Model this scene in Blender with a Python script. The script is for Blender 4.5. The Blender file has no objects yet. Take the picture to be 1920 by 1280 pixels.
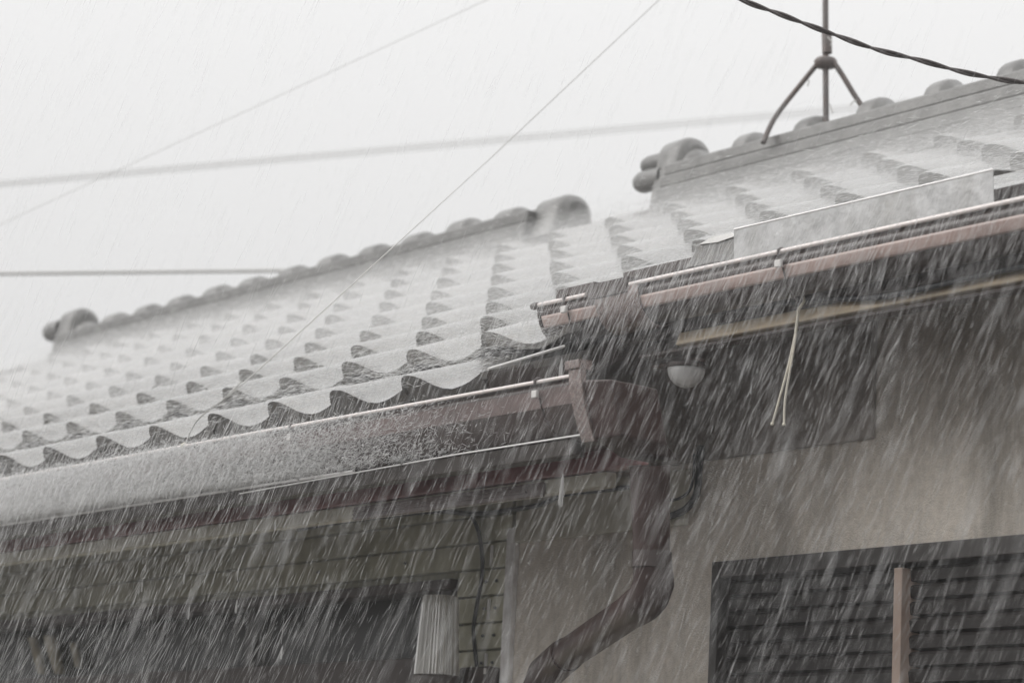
import bpy, math, random
import numpy as np
from mathutils import Vector, Matrix
R_ = math.radians
random.seed(7); rng = np.random.default_rng(11)
SC = bpy.context.scene
COL = SC.collection

# ------------------------------------------------------------------ camera
F_PX = 4900.0
YAW, TILT, ROLL = 0.90971, 0.20336, 0.05350
CAM = np.array([0.0, 0.0, 1.6])
FW = np.array([-math.sin(YAW)*math.cos(TILT), math.cos(YAW)*math.cos(TILT), math.sin(TILT)])
_rt = np.array([math.cos(YAW), math.sin(YAW), 0.0]); _up = np.cross(_rt, FW)
RT = _rt*math.cos(ROLL) + _up*math.sin(ROLL); UP = -_rt*math.sin(ROLL) + _up*math.cos(ROLL)
cd = bpy.data.cameras.new('camera'); cam = bpy.data.objects.new('camera', cd); COL.objects.link(cam)
cam.matrix_world = Matrix(((RT[0], UP[0], -FW[0], CAM[0]), (RT[1], UP[1], -FW[1], CAM[1]), (RT[2], UP[2], -FW[2], CAM[2]), (0, 0, 0, 1)))
cd.sensor_width = 36; cd.lens = F_PX/1920*36; cd.clip_start = .05; cd.clip_end = 500
cd.dof.use_dof = True; cd.dof.focus_distance = 5.5; cd.dof.aperture_fstop = 4.2
SC.camera = cam

# ------------------------------------------------------------------ world, sun, exposure
W = bpy.data.worlds.new('World'); SC.world = W; W.use_nodes = True
nt = W.node_tree; nt.nodes.clear()
out = nt.nodes.new('ShaderNodeOutputWorld'); bg = nt.nodes.new('ShaderNodeBackground')
sky = nt.nodes.new('ShaderNodeTexSky'); sky.sky_type = 'NISHITA'; sky.sun_disc = False
SUN_EL, SUN_AZ = R_(33), R_(215)
sky.sun_elevation = SUN_EL; sky.sun_rotation = SUN_AZ; sky.dust_density = 6; sky.air_density = 1.5
# overcast: the clear-sky gradient is greyed and buried under the standard overcast luminance (1 + 2 sin elevation) / 3
bw = nt.nodes.new('ShaderNodeRGBToBW'); nt.links.new(sky.outputs[0], bw.inputs[0])
tc = nt.nodes.new('ShaderNodeTexCoord'); sx = nt.nodes.new('ShaderNodeSeparateXYZ'); nt.links.new(tc.outputs['Generated'], sx.inputs[0])
def wmath(op, a, b):
    n = nt.nodes.new('ShaderNodeMath'); n.operation = op
    for k, v in enumerate((a, b)):
        if hasattr(v, 'links'): nt.links.new(v, n.inputs[k])
        else: n.inputs[k].default_value = v
    return n.outputs[0]
el = wmath('MAXIMUM', sx.outputs[2], 0.0)
oc_ = wmath('MULTIPLY', wmath('ADD', wmath('MULTIPLY', el, 2.0), 1.0), 5.75)
clear = wmath('MINIMUM', bw.outputs[0], 12.0)
lum = wmath('ADD', wmath('MULTIPLY', oc_, .92), wmath('MULTIPLY', clear, .08))
cmb = nt.nodes.new('ShaderNodeCombineColor')
for k, q in enumerate((1.0, .998, .997)): nt.links.new(wmath('MULTIPLY', lum, q), cmb.inputs[k])
nt.links.new(cmb.outputs[0], bg.inputs[0]); bg.inputs[1].default_value = .10
nt.links.new(bg.outputs[0], out.inputs[0])
sd = bpy.data.lights.new('sun', 'SUN'); sd.energy = 1.5; sd.angle = R_(40); sd.color = (1, .98, .95)
sun = bpy.data.objects.new('sun', sd); COL.objects.link(sun)
sun.rotation_euler = Vector((-math.sin(SUN_AZ)*math.cos(SUN_EL), -math.cos(SUN_AZ)*math.cos(SUN_EL), -math.sin(SUN_EL))).to_track_quat('-Z', 'Y').to_euler()
SC.view_settings.view_transform = 'Standard'; SC.view_settings.look = 'None'
SC.view_settings.exposure = 0.0; SC.view_settings.gamma = 1
cy = SC.cycles
cy.max_bounces = 8; cy.diffuse_bounces = 4; cy.glossy_bounces = 3; cy.transmission_bounces = 6
cy.volume_bounces = 3; cy.transparent_max_bounces = 40
cy.use_denoising = True
cy.caustics_reflective = False; cy.caustics_refractive = False

# ------------------------------------------------------------------ helpers
def ray(px, py): return FW + (px-960)/F_PX*RT - (py-640)/F_PX*UP
def at(px, py, X=None, Y=None, Z=None, D=None):
    d = ray(px, py)
    if X is not None: k = (X-CAM[0])/d[0]
    elif Y is not None: k = (Y-CAM[1])/d[1]
    elif Z is not None: k = (Z-CAM[2])/d[2]
    else: k = D
    return CAM + d*k
def vv(p): return tuple(float(c) for c in p)

class MB:
    def __init__(s): s.v = []; s.f = []; s.sm = []
    def add(s, vs, fs, smooth=False):
        o = len(s.v); s.v += [vv(p) for p in vs]; s.f += [tuple(i+o for i in f) for f in fs]; s.sm += [smooth]*len(fs); return s
    def box(s, lo, hi):
        (a, b, c), (d, e, f) = lo, hi
        return s.add([(a, b, c), (d, b, c), (d, e, c), (a, e, c), (a, b, f), (d, b, f), (d, e, f), (a, e, f)],
                     [(0, 3, 2, 1), (4, 5, 6, 7), (0, 1, 5, 4), (1, 2, 6, 5), (2, 3, 7, 6), (3, 0, 4, 7)])
    def prism(s, prof, x0, x1, smooth=False, caps=True, n=1):
        """closed profile [(y,z)] swept along X"""
        m = len(prof); vs = []; fs = []
        for k in range(n+1):
            x = x0+(x1-x0)*k/n; vs += [(x, y, z) for y, z in prof]
        for k in range(n):
            for i in range(m):
                j = (i+1) % m; fs.append((k*m+i, k*m+j, (k+1)*m+j, (k+1)*m+i))
        s.add(vs, fs, smooth)
        if caps:
            s.add([(x0, y, z) for y, z in prof], [tuple(range(m))[::-1]]); s.add([(x1, y, z) for y, z in prof], [tuple(range(m))])
        return s
    def tube(s, pts, r, seg=8, caps=True):
        pts = [np.array(p, float) for p in pts]; m = len(pts)
        rs = r if hasattr(r, '__len__') else [r]*m
        t0 = pts[1]-pts[0]; a = np.cross(t0, (0, 0, 1.0))
        if np.linalg.norm(a) < 1e-6*max(1, np.linalg.norm(t0)): a = np.array([1.0, 0, 0])
        a /= np.linalg.norm(a); vs = []
        for i, p in enumerate(pts):
            t = pts[min(i+1, m-1)]-pts[max(i-1, 0)]; t /= np.linalg.norm(t)
            a = a-t*(a@t); a /= np.linalg.norm(a); b = np.cross(t, a)
            for k in range(seg):
                w = 2*math.pi*k/seg; vs.append(p+(a*math.cos(w)+b*math.sin(w))*rs[i])
        fs = [(i*seg+k, i*seg+(k+1) % seg, (i+1)*seg+(k+1) % seg, (i+1)*seg+k) for i in range(m-1) for k in range(seg)]
        s.add(vs, fs, True)
        if caps:
            s.add(vs[:seg], [tuple(range(seg))[::-1]]); s.add(vs[-seg:], [tuple(range(seg))])
        return s
    def lathe(s, prof, c, seg=24, axis=None):
        """profile [(r,h)] about an axis through c"""
        ax = np.array(axis if axis is not None else (0, 0, 1.0), float); ax /= np.linalg.norm(ax)
        a = np.cross(ax, (0, 1.0, .01)); a /= np.linalg.norm(a); b = np.cross(ax, a); c = np.array(c, float)
        vs = [c+ax*h+(a*math.cos(2*math.pi*k/seg)+b*math.sin(2*math.pi*k/seg))*max(r, 1e-5) for r, h in prof for k in range(seg)]
        fs = [(i*seg+k, i*seg+(k+1) % seg, (i+1)*seg+(k+1) % seg, (i+1)*seg+k) for i in range(len(prof)-1) for k in range(seg)]
        return s.add(vs, fs, True)
    def mesh(s, name):
        me = bpy.data.meshes.new(name); me.from_pydata(s.v, [], s.f)
        me.polygons.foreach_set('use_smooth', s.sm); me.update(); return me
    def build(s, name, mat, parent=None, bevel=0):
        o = bpy.data.objects.new(name, s.mesh(name)); COL.objects.link(o); o.data.materials.append(mat)
        if parent: o.parent = parent
        if bevel:
            b = o.modifiers.new('bevel', 'BEVEL'); b.width = bevel; b.segments = 2; b.limit_method = 'ANGLE'; b.angle_limit = R_(40)
        return o
def tag(o, label=None, cat=None, group=None, kind=None):
    for k, v in (('label', label), ('category', cat), ('group', group), ('kind', kind)):
        if v: o[k] = v
    return o
def empty(name, loc=(0, 0, 0)):
    o = bpy.data.objects.new(name, None); COL.objects.link(o); o.empty_display_size = .1; return o
def inst(name, me, parent, loc, rot=(0, 0, 0), scale=(1, 1, 1)):
    o = bpy.data.objects.new(name, me); COL.objects.link(o); o.parent = parent
    o.location = vv(loc); o.rotation_euler = rot; o.scale = scale; return o

# ------------------------------------------------------------------ materials
def mat(name, col, rough=.5, spec=.5, coat=0, var=.25, scale=18, bump=0, bscale=120, dirt=None, dirt_amt=.4, dirt_scale=4, objvar=0, dirt_stretch=(1, 1, 1), metallic=0, coat_rough=.15):
    m = bpy.data.materials.new(name); m.use_nodes = True; t = m.node_tree; n = t.nodes; L = t.links
    b = n['Principled BSDF']; b.inputs['Roughness'].default_value = rough; b.inputs['Specular IOR Level'].default_value = spec
    b.inputs['Coat Weight'].default_value = coat; b.inputs['Coat Roughness'].default_value = coat_rough; b.inputs['Metallic'].default_value = metallic
    tc = n.new('ShaderNodeTexCoord'); geo = n.new('ShaderNodeNewGeometry')
    nz = n.new('ShaderNodeTexNoise'); nz.inputs['Scale'].default_value = scale; nz.inputs['Detail'].default_value = 6; nz.inputs['Roughness'].default_value = .65
    L.new(geo.outputs['Position'], nz.inputs['Vector'])
    rp = n.new('ShaderNodeMapRange'); rp.inputs[1].default_value = .3; rp.inputs[2].default_value = .7
    rp.inputs[3].default_value = 1-var; rp.inputs[4].default_value = 1+var; L.new(nz.outputs[0], rp.inputs[0])
    mu = n.new('ShaderNodeMix'); mu.data_type = 'RGBA'; mu.blend_type = 'MULTIPLY'; mu.inputs[0].default_value = 1
    mu.inputs[6].default_value = (*col, 1); L.new(rp.outputs[0], mu.inputs[7]); c = mu.outputs[2]
    if dirt:
        mp = n.new('ShaderNodeMapping'); mp.inputs['Scale'].default_value = dirt_stretch; L.new(geo.outputs['Position'], mp.inputs[0])
        d = n.new('ShaderNodeTexNoise'); d.inputs['Scale'].default_value = dirt_scale; d.inputs['Detail'].default_value = 8; d.inputs['Roughness'].default_value = .7
        L.new(mp.outputs[0], d.inputs['Vector'])
        r2 = n.new('ShaderNodeMapRange'); r2.inputs[1].default_value = .45; r2.inputs[2].default_value = .72; r2.inputs[4].default_value = dirt_amt
        L.new(d.outputs[0], r2.inputs[0])
        m2 = n.new('ShaderNodeMix'); m2.data_type = 'RGBA'; L.new(r2.outputs[0], m2.inputs[0]); L.new(c, m2.inputs[6]); m2.inputs[7].default_value = (*dirt, 1); c = m2.outputs[2]
    if objvar:
        oi = n.new('ShaderNodeObjectInfo'); r3 = n.new('ShaderNodeMapRange'); r3.inputs[3].default_value = 1-objvar; r3.inputs[4].default_value = 1+objvar
        L.new(oi.outputs['Random'], r3.inputs[0]); m3 = n.new('ShaderNodeMix'); m3.data_type = 'RGBA'; m3.blend_type = 'MULTIPLY'; m3.inputs[0].default_value = 1
        L.new(c, m3.inputs[6]); L.new(r3.outputs[0], m3.inputs[7]); c = m3.outputs[2]
    L.new(c, b.inputs['Base Color'])
    if bump:
        nb = n.new('ShaderNodeTexNoise'); nb.inputs['Scale'].default_value = bscale; nb.inputs['Detail'].default_value = 4; L.new(geo.outputs['Position'], nb.inputs['Vector'])
        bp = n.new('ShaderNodeBump'); bp.inputs['Strength'].default_value = bump; bp.inputs['Distance'].default_value = .004
        L.new(nb.outputs[0], bp.inputs['Height']); L.new(bp.outputs[0], b.inputs['Normal'])
    return m
def water(name, alpha, bright=.95, refr=.6):
    """drop of water: soft refraction of what lies behind it, mixed with scattered sky light"""
    m = bpy.data.materials.new(name); m.use_nodes = True; t = m.node_tree; n = t.nodes; L = t.links; n.clear()
    o = n.new('ShaderNodeOutputMaterial'); tr = n.new('ShaderNodeBsdfTransparent'); df = n.new('ShaderNodeBsdfDiffuse'); tl = n.new('ShaderNodeBsdfTranslucent')
    rf_ = n.new('ShaderNodeBsdfRefraction'); rf_.inputs['Roughness'].default_value = .45; rf_.inputs['IOR'].default_value = 1.2
    df.inputs[0].default_value = (bright,)*3+(1,); tl.inputs[0].default_value = (bright,)*3+(1,)
    a = n.new('ShaderNodeMixShader'); a.inputs[0].default_value = .5; L.new(df.outputs[0], a.inputs[1]); L.new(tl.outputs[0], a.inputs[2])
    c = n.new('ShaderNodeMixShader'); c.inputs[0].default_value = refr; L.new(a.outputs[0], c.inputs[1]); L.new(rf_.outputs[0], c.inputs[2])
    b = n.new('ShaderNodeMixShader'); b.inputs[0].default_value = alpha; L.new(tr.outputs[0], b.inputs[1]); L.new(c.outputs[0], b.inputs[2]); L.new(b.outputs[0], o.inputs[0])
    return m
def volume(name, density, col=(1, 1, 1), aniso=.3):
    m = bpy.data.materials.new(name); m.use_nodes = True; t = m.node_tree; n = t.nodes; n.clear()
    o = n.new('ShaderNodeOutputMaterial'); v = n.new('ShaderNodeVolumePrincipled'); v.inputs['Color'].default_value = (*col, 1)
    v.inputs['Density'].default_value = density; v.inputs['Anisotropy'].default_value = aniso; t.links.new(v.outputs[0], o.inputs['Volume']); return m

M = dict(
    tile=mat('wet_tile', (.19, .186, .18), .28, .5, 1.0, .3, 30, .5, 260, dirt=(.11, .085, .05), dirt_amt=.65, dirt_scale=60, objvar=.24),
    ridge=mat('ridge_tile', (.185, .182, .177), .4, .5, .2, .3, 14, .4, 150, objvar=.12),
    gutter=mat('brown_gutter', (.055, .040, .037), .35, .35, .25, .3, 9, .12, 60, dirt=(.07, .06, .055), dirt_amt=.6, dirt_scale=7, dirt_stretch=(.5, 1, 2)),
    pipe=mat('wet_brown_pipe', (.058, .036, .033), .45, .25, .15, .2, 9, .05, 60, dirt=(.03, .024, .023), dirt_amt=.5, dirt_scale=6),
    wetbrown=mat('rain_beaded_brown', (.22, .165, .15), .25, .6, .8, .5, 190, 1.0, 420),
    faded=mat('sun_faded_brown', (.46, .345, .31), .4, .5, .4, .2, 14, .1, 80, dirt=(.2, .14, .13), dirt_amt=.5, dirt_scale=9, dirt_stretch=(.4, 1, 2)),  # pink tone paints the sky's reflection on the upper gutter
    fadedlow=mat('faded_maroon_brown', (.165, .122, .115), .4, .5, .4, .3, 14, .1, 80, dirt=(.1, .08, .075), dirt_amt=.7, dirt_scale=9, dirt_stretch=(.4, 1, 2)),  # painted sky sheen on the gutter band, board colour on the fascia strip
    wetlip=mat('water_coated_lip', (.93, .91, .90), .2, .6, .8, .05, 40),  # near-white puts bright edge glints into the colour
    lip=mat('wet_lip', (.78, .70, .67), .2, .6, .8, .1, 40),  # pale tone paints the sky highlight along the gutter beads
    maroon=mat('maroon_board', (.30, .14, .14), .45, .5, .3, .3, 8, .1, 80, dirt=(.07, .06, .055), dirt_amt=.5, dirt_scale=6, dirt_stretch=(.4, 1, 3)),
    tan=mat('tan_board', (.60, .50, .37), .6, .3, 0, .2, 9, .15, 90, dirt=(.2, .17, .14), dirt_amt=.6, dirt_scale=5, dirt_stretch=(.5, 1, 3)),
    olive=mat('olive_siding', (.52, .50, .38), .6, .35, .05, .22, 10, .2, 90, dirt=(.17, .17, .11), dirt_amt=.6, dirt_scale=4, dirt_stretch=(1.2, 1, .5), objvar=.06),
    frieze=mat('beige_board', (.54, .51, .43), .6, .35, 0, .15, 8, .1, 90, dirt=(.2, .19, .15), dirt_amt=.5, dirt_scale=4),
    stucco=mat('stucco', (.68, .62, .55), .85, .2, 0, .14, 60, .9, 330, dirt=(.24, .22, .195), dirt_amt=.75, dirt_scale=2.4, dirt_stretch=(3.6, 1, .55)),
    trim=mat('peeling_white_trim', (.85, .84, .83), .6, .35, 0, .12, 20, .3, 120, dirt=(.2, .12, .10), dirt_amt=.55, dirt_scale=26, dirt_stretch=(2, 1, .5)),
    panel=mat('stained_panel', (.33, .30, .275), .7, .3, 0, .3, 12, .3, 120, dirt=(.17, .15, .138), dirt_amt=.8, dirt_scale=4),  # dark tone carries the soft shadow under the right eave
    dark=mat('dark_board', (.075, .066, .062), .6, .35, 0, .3, 10, .15, 80),
    brownboard=mat('brown_board', (.085, .07, .065), .6, .35, 0, .25, 9, .15, 80, dirt=(.06, .05, .05), dirt_amt=.6, dirt_scale=4),
    shutter=mat('shutter', (.028, .024, .023), .5, .4, .1, .2, 12, .1, 80, objvar=.08),
    frame=mat('window_frame', (.04, .035, .033), .45, .5, .1, .2, 12),
    post=mat('tan_post', (.38, .29, .24), .55, .4, 0, .12, 14, .1, 80),
    cable=mat('black_cable', (.03, .032, .036), .5, .5, .2, .1, 20),
    browncable=mat('brown_cable', (.055, .043, .042), .45, .5, .2, .2, 30),
    wire=mat('galvanised_wire', (.5, .49, .47), .5, .4, 0, .1, 20),
    cord=mat('cream_cord', (.72, .68, .58), .7, .3, 0, .15, 80, .4, 400),
    steel=mat('painted_steel', (.13, .115, .11), .5, .5, .1, .3, 30, .2, 150, dirt=(.12, .06, .04), dirt_amt=.6, dirt_scale=18),
    sheet=mat('weathered_sheet', (.47, .47, .47), .4, .4, .2, .3, 26, .6, 60, dirt=(.3, .29, .27), dirt_amt=.6, dirt_scale=14, dirt_stretch=(1, 1, .3)),
    flash=mat('metal_flashing', (.75, .74, .72), .35, .5, .3, .1, 20),
    bracket=mat('galvanised_bracket', (.62, .60, .58), .35, .5, .4, .1, 30),
    box=mat('brown_box', (.07, .055, .05), .45, .5, .2, .2, 20),
    curtain=mat('pale_curtain', (.42, .38, .30), .8, .2, 0, .2, 20),
    bulb=mat('frosted_bulb', (.8, .8, .78), .5, .4, .2, .05, 20),
    ground=mat('wet_asphalt', (.085, .08, .076), .5, .5, .2, .4, 3, .6, 40),
    dropglass=None, rain=water('rain_water', .52, .99, .3), thinrain=water('thin_rain_water', .28, .99, .5), spray=water('spray_water', .75, 1.0, .1), drip=water('drip_water', .85, .97, .3),
)
def glass(name, col=(1, 1, 1), rough=.05, alpha=None):
    m = bpy.data.materials.new(name); m.use_nodes = True; b = m.node_tree.nodes['Principled BSDF']
    b.inputs['Base Color'].default_value = (*col, 1); b.inputs['Roughness'].default_value = rough; b.inputs['Transmission Weight'].default_value = 1; b.inputs['IOR'].default_value = 1.3
    return m
M['dropglass'] = water('clear_drop', .9, .95, .55); M['dropglass'].node_tree.nodes['Refraction BSDF'].inputs['Roughness'].default_value = .05; M['dropglass'].node_tree.nodes['Refraction BSDF'].inputs['IOR'].default_value = 1.33
M['glass'] = glass('lamp_glass', (.93, .93, .9), .12)
M['pane'] = mat('dark_window_pane', (.02, .018, .018), .2, .25, 0, .1, 3)

# ------------------------------------------------------------------ ground
g = MB().add([(-26, -22, 0), (22, -22, 0), (22, 26, 0), (-26, 26, 0)], [(0, 1, 2, 3)]).build('ground', M['ground']); tag(g, kind='structure')

# ------------------------------------------------------------------ house frame of reference
TW, TE, AL = .265, .235, .492417           # tile width, exposure, roof pitch
O = np.array([-4.76696, 3.40923, 2.76597])  # nose of tile column 0, row 0
XU = np.array([1.0, 0, 0]); YS = np.array([0, math.cos(AL), math.sin(AL)]); NR = np.array([0, -math.sin(AL), math.cos(AL)])
def rf(c, r, h=0): return O + XU*TW*c + YS*TE*r + NR*h
YW = 3.95                                   # wall face
XG = -9.72                                  # gable end
XE = -1.9                                   # right end of what is built
YRIDGE = 5.07
house = empty('house'); house.location = (-5, YW, 0)
tag(house, 'low tiled house with brown gutters, olive siding and grey stucco in heavy rain', 'house')
def hpart(mb, name, m, parent=None, bevel=0):
    o = mb.build(name, m, None, bevel); o.parent = parent or house
    return o
bpy.context.view_layer.update()
PINV = house.matrix_world.inverted()
house.location = (0, 0, 0)                  # children are modelled in world coordinates

# ---- roof deck (front slope with the lower left part, rear slope)
ap = rf(0, 8.0, -.075); YA, ZA = ap[1], ap[2]
def deckprof(row):
    a = rf(0, row, -.085); b = rf(0, 8, -.085); th = NR*-.05
    return [(a[1], a[2]), (b[1], b[2]), (b[1]+.0, b[2]-.055), ((a+th)[1], (a+th)[2])]
roof = hpart(MB().prism(deckprof(-.85), XG+.02, -4.25), 'roof', M['brownboard'])
MB().prism(deckprof(1.15), -4.249, XE).build('roof_deck', M['brownboard'], roof)
b = rf(0, 8, -.085); 
rear = [(b[1]+.001, b[2]), (b[1]+2.2, b[2]-2.2*math.tan(AL)), (b[1]+2.2, b[2]-2.2*math.tan(AL)-.055), (b[1]+.001, b[2]-.055)]
MB().prism(rear, XG+.02, XE).build('rear_slope', M['tile'], roof)

# ---- pantile: roll on the left, trough in the middle, rising right lip that tucks under the next roll
def hprof(u):
    pts = [(-.02, -.026), (-.005, -.012), (.02, -.003), (.07, .001), (.13, 0), (.20, -.005), (.29, -.016), (.40, -.031), (.52, -.042), (.64, -.0465), (.76, -.044), (.88, -.037), (.97, -.030), (1.03, -.026)]
    for (a, ha), (b_, hb) in zip(pts, pts[1:]):
        if u <= b_: k = (u-a)/(b_-a); k = k*k*(3-2*k)*.35+k*.65; return ha+(hb-ha)*k
    return pts[-1][1]
US = [-.02, -.005, .02, .06, .11, .17, .24, .32, .41, .51, .62, .74, .86, .96, 1.03]
def tile_mesh(name, skirt=0.0, jitter=0):
    mb = MB(); nu = len(US); LV = [0, .012, .12, .30]; TL = -.034/TE
    r_ = random.Random(jitter)
    top = []; 
    for v in LV:
        for u in US:
            e = -.003 if v == 0 else 0
            top.append((u*TW, v, hprof(u)+TL*v+e+r_.uniform(-.0008, .0008)))
    fs = [(j*nu+i, j*nu+i+1, (j+1)*nu+i+1, (j+1)*nu+i) for j in range(len(LV)-1) for i in range(nu-1)]
    mb.add(top, fs, True)
    # front face, thick at the roll, thin in the trough
    fr = []; bk = []
    for u in US:
        th = .012+.024*max(0, 1-max(0, u-.10)/.45)
        h = hprof(u)-.003
        lo = h-th-r_.uniform(0, .002)
        if skirt: lo = min(lo, -.058-skirt)
        fr.append((u*TW, 0, h)); bk.append((u*TW, .004 if not skirt else .012, lo))
    mb.add(fr+bk, [(i+nu, i+nu+1, i+1, i) for i in range(nu-1)], False)
    # underside at the nose, left edge and right edge
    un = [(x, y+.10, z+TL*.10+(.05+skirt-.03 if skirt else 0)) for x, y, z in bk]
    mb.add(bk+un, [(i, i+nu, i+nu+1, i+1) for i in range(nu-1)], False)
    e = [(US[0]*TW, v, hprof(US[0])+TL*v) for v in LV]; e2 = [(x, y, z-.02) for x, y, z in e]
    mb.add(e+e2, [(i, i+4, i+5, i+1) for i in range(3)]); 
    e = [(US[-1]*TW, v, hprof(US[-1])+TL*v) for v in LV]; e2 = [(x, y, z-.016) for x, y, z in e]
    mb.add(e+e2, [(i+1, i+5, i+4, i) for i in range(3)])
    me = mb.mesh(name); me.materials.append(M['tile']); return me
TM = [tile_mesh('tile', 0, k) for k in range(5)]; EM = [tile_mesh('eave_tile', .032, 20+k) for k in range(3)]
ncol0, ncol1 = -18, 9
for c in range(ncol0, ncol1+1):
    r0 = -1 if c <= 1 else 1
    for r in range(r0, 8):
        ev = r == r0
        p = rf(c, r, -.004 if ev else .012+random.uniform(-.003, .002)) + XU*random.uniform(-.004, .004) + YS*random.uniform(-.006, .004)
        o = inst('eave_tile' if ev else 'tile', random.choice(EM if ev else TM), roof, p, (AL+random.uniform(-.008, .008)+(-.02 if ev else 0), random.uniform(-.008, .008), random.uniform(-.012, .012)))

# ---- verge flashing and the boards under it where the lower eave stops
XV = -4.225
v0, v1 = at(915, 692, X=XV), at(1058, 649, X=XV)
MB().tube([v0, v1], .0032, 8).build('verge_flashing', M['flash'], roof)
d_ = (v1-v0); 
mb = MB(); pr = [v0+np.array([-.003, 0, -.008]), v1+np.array([-.003, .05, -.008]), v1+np.array([-.003, .05, -.22]), v0+np.array([-.003, .03, -.10])]
pr2 = [p-np.array([.03, 0, 0]) for p in pr]
mb.add(pr+pr2, [(0, 1, 2, 3), (7, 6, 5, 4), (0, 4, 5, 1), (1, 5, 6, 2), (2, 6, 7, 3), (3, 7, 4, 0)])
hpart(mb, 'verge_board', M['brownboard'])

# ---- gable verge tiles at the far end
for r in range(-1, 8):
    p = rf(0, r, 0); p[0] = XG
    mb = MB().box((0, 0, -.085), (.05, .245, .004)); me = mb.mesh('verge_tile'); me.materials.append(M['tile'])
    inst('verge_tile', me, roof, p, (AL-.12, 0, 0))

# ---- ridges
def arch(r, hgt, n=10, z0=0): return [(YRIDGE+r*math.cos(math.pi*k/n), z0+hgt*math.sin(math.pi*k/n)) for k in range(n+1)]
def ridge(name, xa, xb, zc, layers, sp, rad, collar, cw=.36):
    base = rf(0, 8, -.09)[2]; capz = zc-collar
    top = hpart(MB().box((xa, YRIDGE-.13, base-.02), (xb, YRIDGE+.13, base+.03)), name, M['ridge'])
    zs = np.linspace(base+.031, capz+.004, layers+1)
    for i in range(layers):
        w = .115-.012*i
        MB().box((xa+.004*i, YRIDGE-w, zs[i]+.002), (xb-.004*i, YRIDGE+w, zs[i+1])).build('ridge_course', M['ridge'], top, .006)
    n = int(round((xb-xa)/sp)); s = (xb-xa)/n
    ca = MB(); pr = [(0, rad), (.42, rad), (.44, collar*.96), (.52, collar), (.82, collar), (.96, collar*.97), (1.0, rad)]
    pr = [(0.0, collar*.80), (.04, collar*.94), (.10, collar), (cw, collar), (cw+.06, collar*.93), (cw+.10, rad*1.12), (cw+.13, rad), (1.03, rad*.97)]
    m = 11; vs = []
    for x, r in pr: vs += [(x*s, r*math.cos(math.pi*k/(m-1)), r*math.sin(math.pi*k/(m-1))) for k in range(m)]
    ca.add(vs, [(j*m+k, j*m+k+1, (j+1)*m+k+1, (j+1)*m+k) for j in range(len(pr)-1) for k in range(m-1)], True)
    ca.add(vs[:m], [tuple(range(m))[::-1]]); ca.add(vs[-m:], [tuple(range(m))])
    me = ca.mesh('ridge_cap'); me.materials.append(M['ridge'])
    for i in range(n):
        inst('ridge_cap', me, top, (xa+i*s, YRIDGE+random.uniform(-.004, .004), capz+random.uniform(-.003, .003)), (0, random.uniform(-.012, .012), random.uniform(-.01, .01)))
    return top
zL = at(600, 488, Y=YRIDGE)[2]; zR = at(1655, 186, Y=YRIDGE)[2]
xL0 = at(150, 600, Y=YRIDGE)[0]; xL1 = at(1040, 380, Y=YRIDGE)[0]; xR0 = at(1285, 285, Y=YRIDGE)[0]
rl = ridge('ridge', xL0, xL1, zL, 2, .262, .040, .062); rr = ridge('ridge', xR0, XE, zR, 3, .262, .036, .062, .24)
def bigcap(px, py, parent, r, ln):
    """stout rounded cap that closes a ridge, with flared foot"""
    c = at(px, py, Y=YRIDGE); zb = rf(0, 8, -.07)[2]; zt = c[2]; m = 15; mb = MB(); rows = []
    for k, (t, q) in enumerate(((0, .55), (.06, .85), (.18, 1.0), (.78, 1.03), (.93, .9), (1.0, .6))):
        x = c[0]-ln/2+ln*t; prof = []
        for i in range(m):
            w = math.pi*i/(m-1); yy = r*q*math.cos(w); zz = r*q*math.sin(w)
            prof.append((x, YRIDGE+yy*(1.0), zt-r+zz))
        prof = [(x, YRIDGE+r*q*1.45, zb)]+prof+[(x, YRIDGE-r*q*1.45, zb)]; rows += prof
    M_ = m+2
    mb.add(rows, [(k*M_+i, k*M_+i+1, (k+1)*M_+i+1, (k+1)*M_+i) for k in range(5) for i in range(M_-1)], True)
    mb.add(rows[:M_], [tuple(range(M_))[::-1]]); mb.add(rows[-M_:], [tuple(range(M_))])
    return mb.build('end_tile', M['ridge'], parent)
bigcap(1055, 371, rl, .070, .17); bigcap(1284, 264, rr, .066, .13); bigcap(150, 581, rl, .066, .15)
e = at(1240, 305, Y=YRIDGE-.03); MB().lathe([(0, -.0), (.024, 0), (.030, .02), (.030, .09)], (e[0]-.07, e[1], e[2]), 16, (1, 0, 0)).build('end_roll', M['ridge'], rr)
e = at(1222, 338, Y=YRIDGE-.05); MB().lathe([(0, -.0), (.026, 0), (.034, .02), (.034, .12)], (e[0]-.06, e[1], e[2]), 16, (1, 0, 0)).build('end_roll', M['ridge'], rr)
e = at(100, 622, Y=YRIDGE-.03); MB().lathe([(0, -.0), (.036, 0), (.042, .02), (.042, .12)], (e[0]-.03, e[1], e[2]), 16, (1, 0, 0)).build('end_roll', M['ridge'], rl)

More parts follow.
